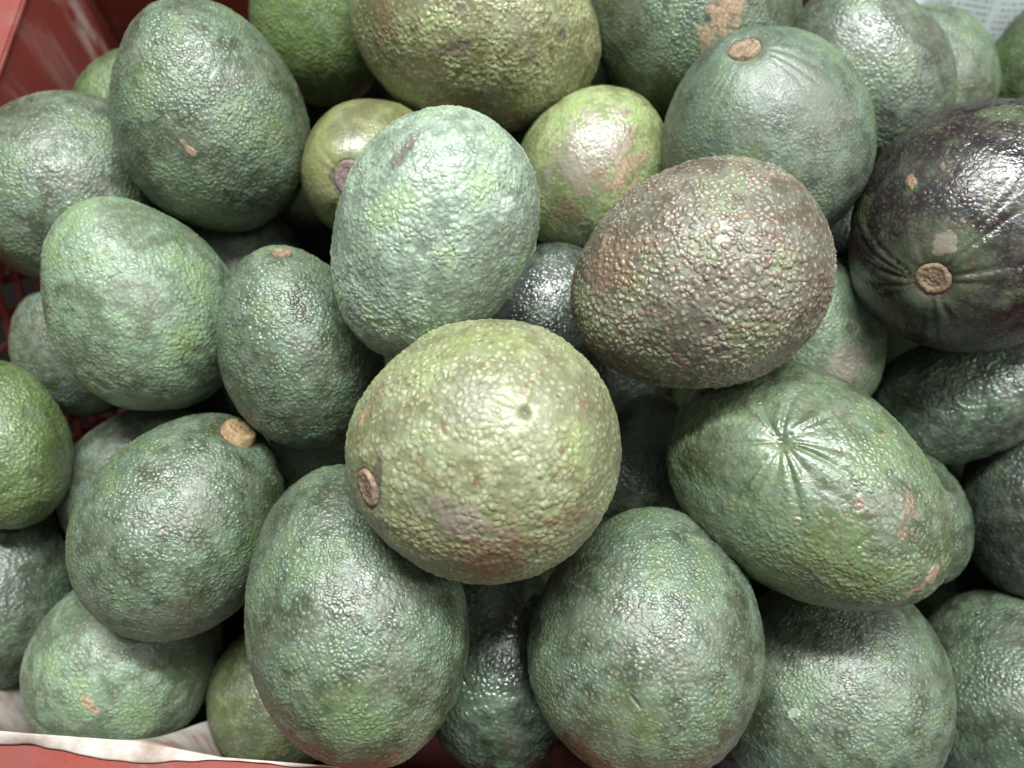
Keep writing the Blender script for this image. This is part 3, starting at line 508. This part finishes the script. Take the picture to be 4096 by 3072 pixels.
 dict(loc=(-0.1817, 0.2342, 0.1117), rot=(-0.2416, -0.1115, 0.4039, 0.8753), r=0.0404, el=1.15, egg=0.08, look='under', seed=58, res=0, label='shaded avocado deep under the foot of the tall upper left one', marks=[]),
]
RES = {0: 56, 1: 72, 2: 104}
KA = {'tan': 0, 'rust': 1, 'dark': 2, 'green': 3}; KB = {'wax': 0, 'scab': 1, 'crease': 2, 'smooth': 3}
def surface_normal(p, b, el): return Vector((p[0] / b ** 2, p[1] / b ** 2, p[2] / (b * el) ** 2)).normalized()

def build_stem(parent, spec, b, el):
    x, y, z, r, kind = spec
    r_ = random.Random(int(x * 1e5) + int(y * 1e5)); n = surface_normal((x, y, z), b, el)
    segs = 36; lob = [1 + r_.uniform(-.09, .09) for _ in range(9)]
    def edge(a):
        q = a / (2 * math.pi) * 9; i = int(q) % 9; f = q - int(q); return lob[i] * (1 - f) + lob[(i + 1) % 9] * f
    hgt = {'tan': .0016, 'purple': .0020, 'torn': .0008, 'rough': .0034}[kind]
    prof = [(1.12, -.0016), (1.06, .1 * hgt), (1.0, .75 * hgt), (.92, hgt), (.8, hgt * .98), (.62, hgt * .78), (.42, hgt * .72), (.2, hgt * .8)]
    if kind == 'torn': prof = [(1.15, -.0015), (1.06, .6 * hgt), (.98, 1.7 * hgt), (.86, hgt * 1.5), (.7, .0011), (.5, .0008), (.3, .001), (.12, .0009)]
    V = []; Fq = []
    for k, (pr, ph) in enumerate(prof):
        for s in range(segs):
            a = s / segs * 2 * math.pi; rr = r * pr * (1 + (edge(a) - 1) * min(1, pr * 1.2))
            jit = r_.uniform(-1, 1) * (.00022 if kind != 'rough' else .0005) * (0 if k == 0 else 1)
            V.append((rr * math.cos(a), rr * math.sin(a) * (.8 if kind == 'torn' else .94), ph + jit))
    for k in range(len(prof) - 1):
        for s in range(segs):
            a, c = k * segs + s, k * segs + (s + 1) % segs; Fq.append((a, c, c + segs, a + segs))
    V.append((0, 0, prof[-1][1])); last = (len(prof) - 1) * segs
    for s in range(0, segs, 2): Fq.append((last + s, last + s + 1, last + (s + 2) % segs, len(V) - 1))
    o = link('stem', mesh_from('stem', V, Fq), STEM[kind], parent)
    o.location = Vector((x, y, z)) + n * (.0003 if kind != 'torn' else 0.); o.rotation_mode = 'QUATERNION'; o.rotation_quaternion = n.to_track_quat('Z', 'Y')

def build_avocado(A):
    D, Fq = cube_sphere(RES[A['res']]); b, el, egg = A['r'], A['el'], A['egg']
    r_ = np.random.default_rng(A['seed'] * 7 + 1)
    s = 1 - egg * D[:, 2] - egg * .35 * (D[:, 2] ** 2 - .33)
    P = np.stack([D[:, 0] * b * s, D[:, 1] * b * s, D[:, 2] * b * el], 1)
    rest = P.copy()
    N = P / np.array([b * b, b * b, (b * el) ** 2]); N /= np.linalg.norm(N, axis=1)[:, None]
    h = np.zeros(len(D))
    for f, amp in ((1.5, .022), (2.7, .018), (5., .009), (9., .0045)):      # broad unevenness
        for _ in range(4):
            k = r_.normal(size=3); k *= f / np.linalg.norm(k); h += amp * .6 * np.sin(D @ k + r_.uniform(0, 6.28))
    P = P + N * (h * b)[:, None]
    marks = np.zeros((len(D), 4), dtype=np.float32); wear = np.zeros((len(D), 4), dtype=np.float32)
    for kind, x, y, z, rad, ax, ay, az, asp in A['marks']:
        dl = rest - np.array([x, y, z]); a = np.array([ax, ay, az]); a /= max(np.linalg.norm(a), 1e-6)
        al = dl @ a; dd = np.sqrt(np.maximum((dl ** 2).sum(1) - al ** 2, 0) + (al / asp) ** 2)
        val = np.clip(1 - dd / max(rad, 1e-5), 0, 1) if kind != 'crease' else np.clip(1.15 - dd / rad * 3.2, 0, 1)
        tgt, i = (marks, KA[kind]) if kind in KA else (wear, KB[kind])
        tgt[:, i] = np.maximum(tgt[:, i], val)
    def fan(c, rad, n, amp, dimple):
        """folds that run out from a point on the skin"""
        nonlocal P
        c = np.array(c); nn = np.array(surface_normal(c, b, el)); t = np.cross(nn, (.3, .8, .5)); t /= np.linalg.norm(t); w = np.cross(nn, t)
        dl = rest - c; x, y = dl @ t, dl @ w; d = np.sqrt((dl ** 2).sum(1)); th = np.arctan2(y, x)
        th = th + .22 * np.sin(th * 3 + A['seed']) + .12 * np.sin(th * 7 + 1) + d / rad * .25
        fall = np.clip(1 - d / rad, 0, 1) ** 1.1 * np.clip(d / (rad * .16), 0, 1)
        mod = .55 + .45 * np.sin(th * 2.7 + A['seed'] * 2)
        P = P + N * ((np.abs(np.cos(th * n / 2)) ** .7 - .6) * amp * fall * mod - dimple * np.exp(-(d / (rad * .13)) ** 2))[:, None]
        wear[:, 3] = np.maximum(wear[:, 3], np.clip(1.25 - d / (rad * .85), 0, 1))
    if 'star' in A: fan(A['star'][:3], A['star'][3], A['star'][4], A['star'][5], .0016)
    if 'stem' in A:      # the skin puckers in round the stem
        d = np.sqrt(((rest - np.array(A['stem'][:3])) ** 2).sum(1)); rs = A['stem'][3]
        P = P - N * (.0016 * np.exp(-(d / (rs * 1.35)) ** 4))[:, None]
        marks[:, 2] = np.maximum(marks[:, 2], .72 * np.exp(-((d - rs * 1.08) / (rs * .22)) ** 2))
    sd = A['seed']
    n1 = perlin(rest * 42., sd, 3, .55); n2 = perlin(rest * 170., sd + 50, 3, .6); nb = perlin(rest * 85., sd + 90, 4, .68)
    warp = np.stack([perlin(rest * 280., sd + q) for q in (130, 170, 210)], 1) - .5
    P = P + N * ((n2 - .5) * LOOKS[A['look']][10] * .8 * (1 - .8 * wear[:, 3]))[:, None]
    me = mesh_from('avocado', P, Fq)
    me.attributes.new('mottle', 'FLOAT_COLOR', 'POINT').data.foreach_set('color', np.stack([n1, n2, nb, n1 * 0 + 1], 1).astype(np.float32).ravel())
    me.attributes.new('warped', 'FLOAT_VECTOR', 'POINT').data.foreach_set('vector', (rest + warp * .0013).astype(np.float32).ravel())
    me.attributes.new('rest', 'FLOAT_VECTOR', 'POINT').data.foreach_set('vector', rest.astype(np.float32).ravel())
    me.attributes.new('marks', 'FLOAT_COLOR', 'POINT').data.foreach_set('color', marks.ravel())
    me.attributes.new('wear', 'FLOAT_COLOR', 'POINT').data.foreach_set('color', wear.ravel())
    o = link('avocado', me, skin_material(A['look'], A['seed']))
    o.location = A['loc']; o.rotation_mode = 'QUATERNION'; o.rotation_quaternion = Quaternion(A['rot'])
    o['label'] = A['label']; o['category'] = 'avocado'; o['group'] = 'avocados of the lower layer' if A['label'].startswith('shaded avocado ') else 'avocados heaped in the red crate'
    if 'stem' in A:      # seat it on the uneven skin
        q = P[((rest - np.array(A['stem'][:3])) ** 2).sum(1).argmin()]
        build_stem(o, (*[float(x) for x in q], *A['stem'][3:]), b, el)
    return o
for A in AVOCADOS: build_avocado(A)
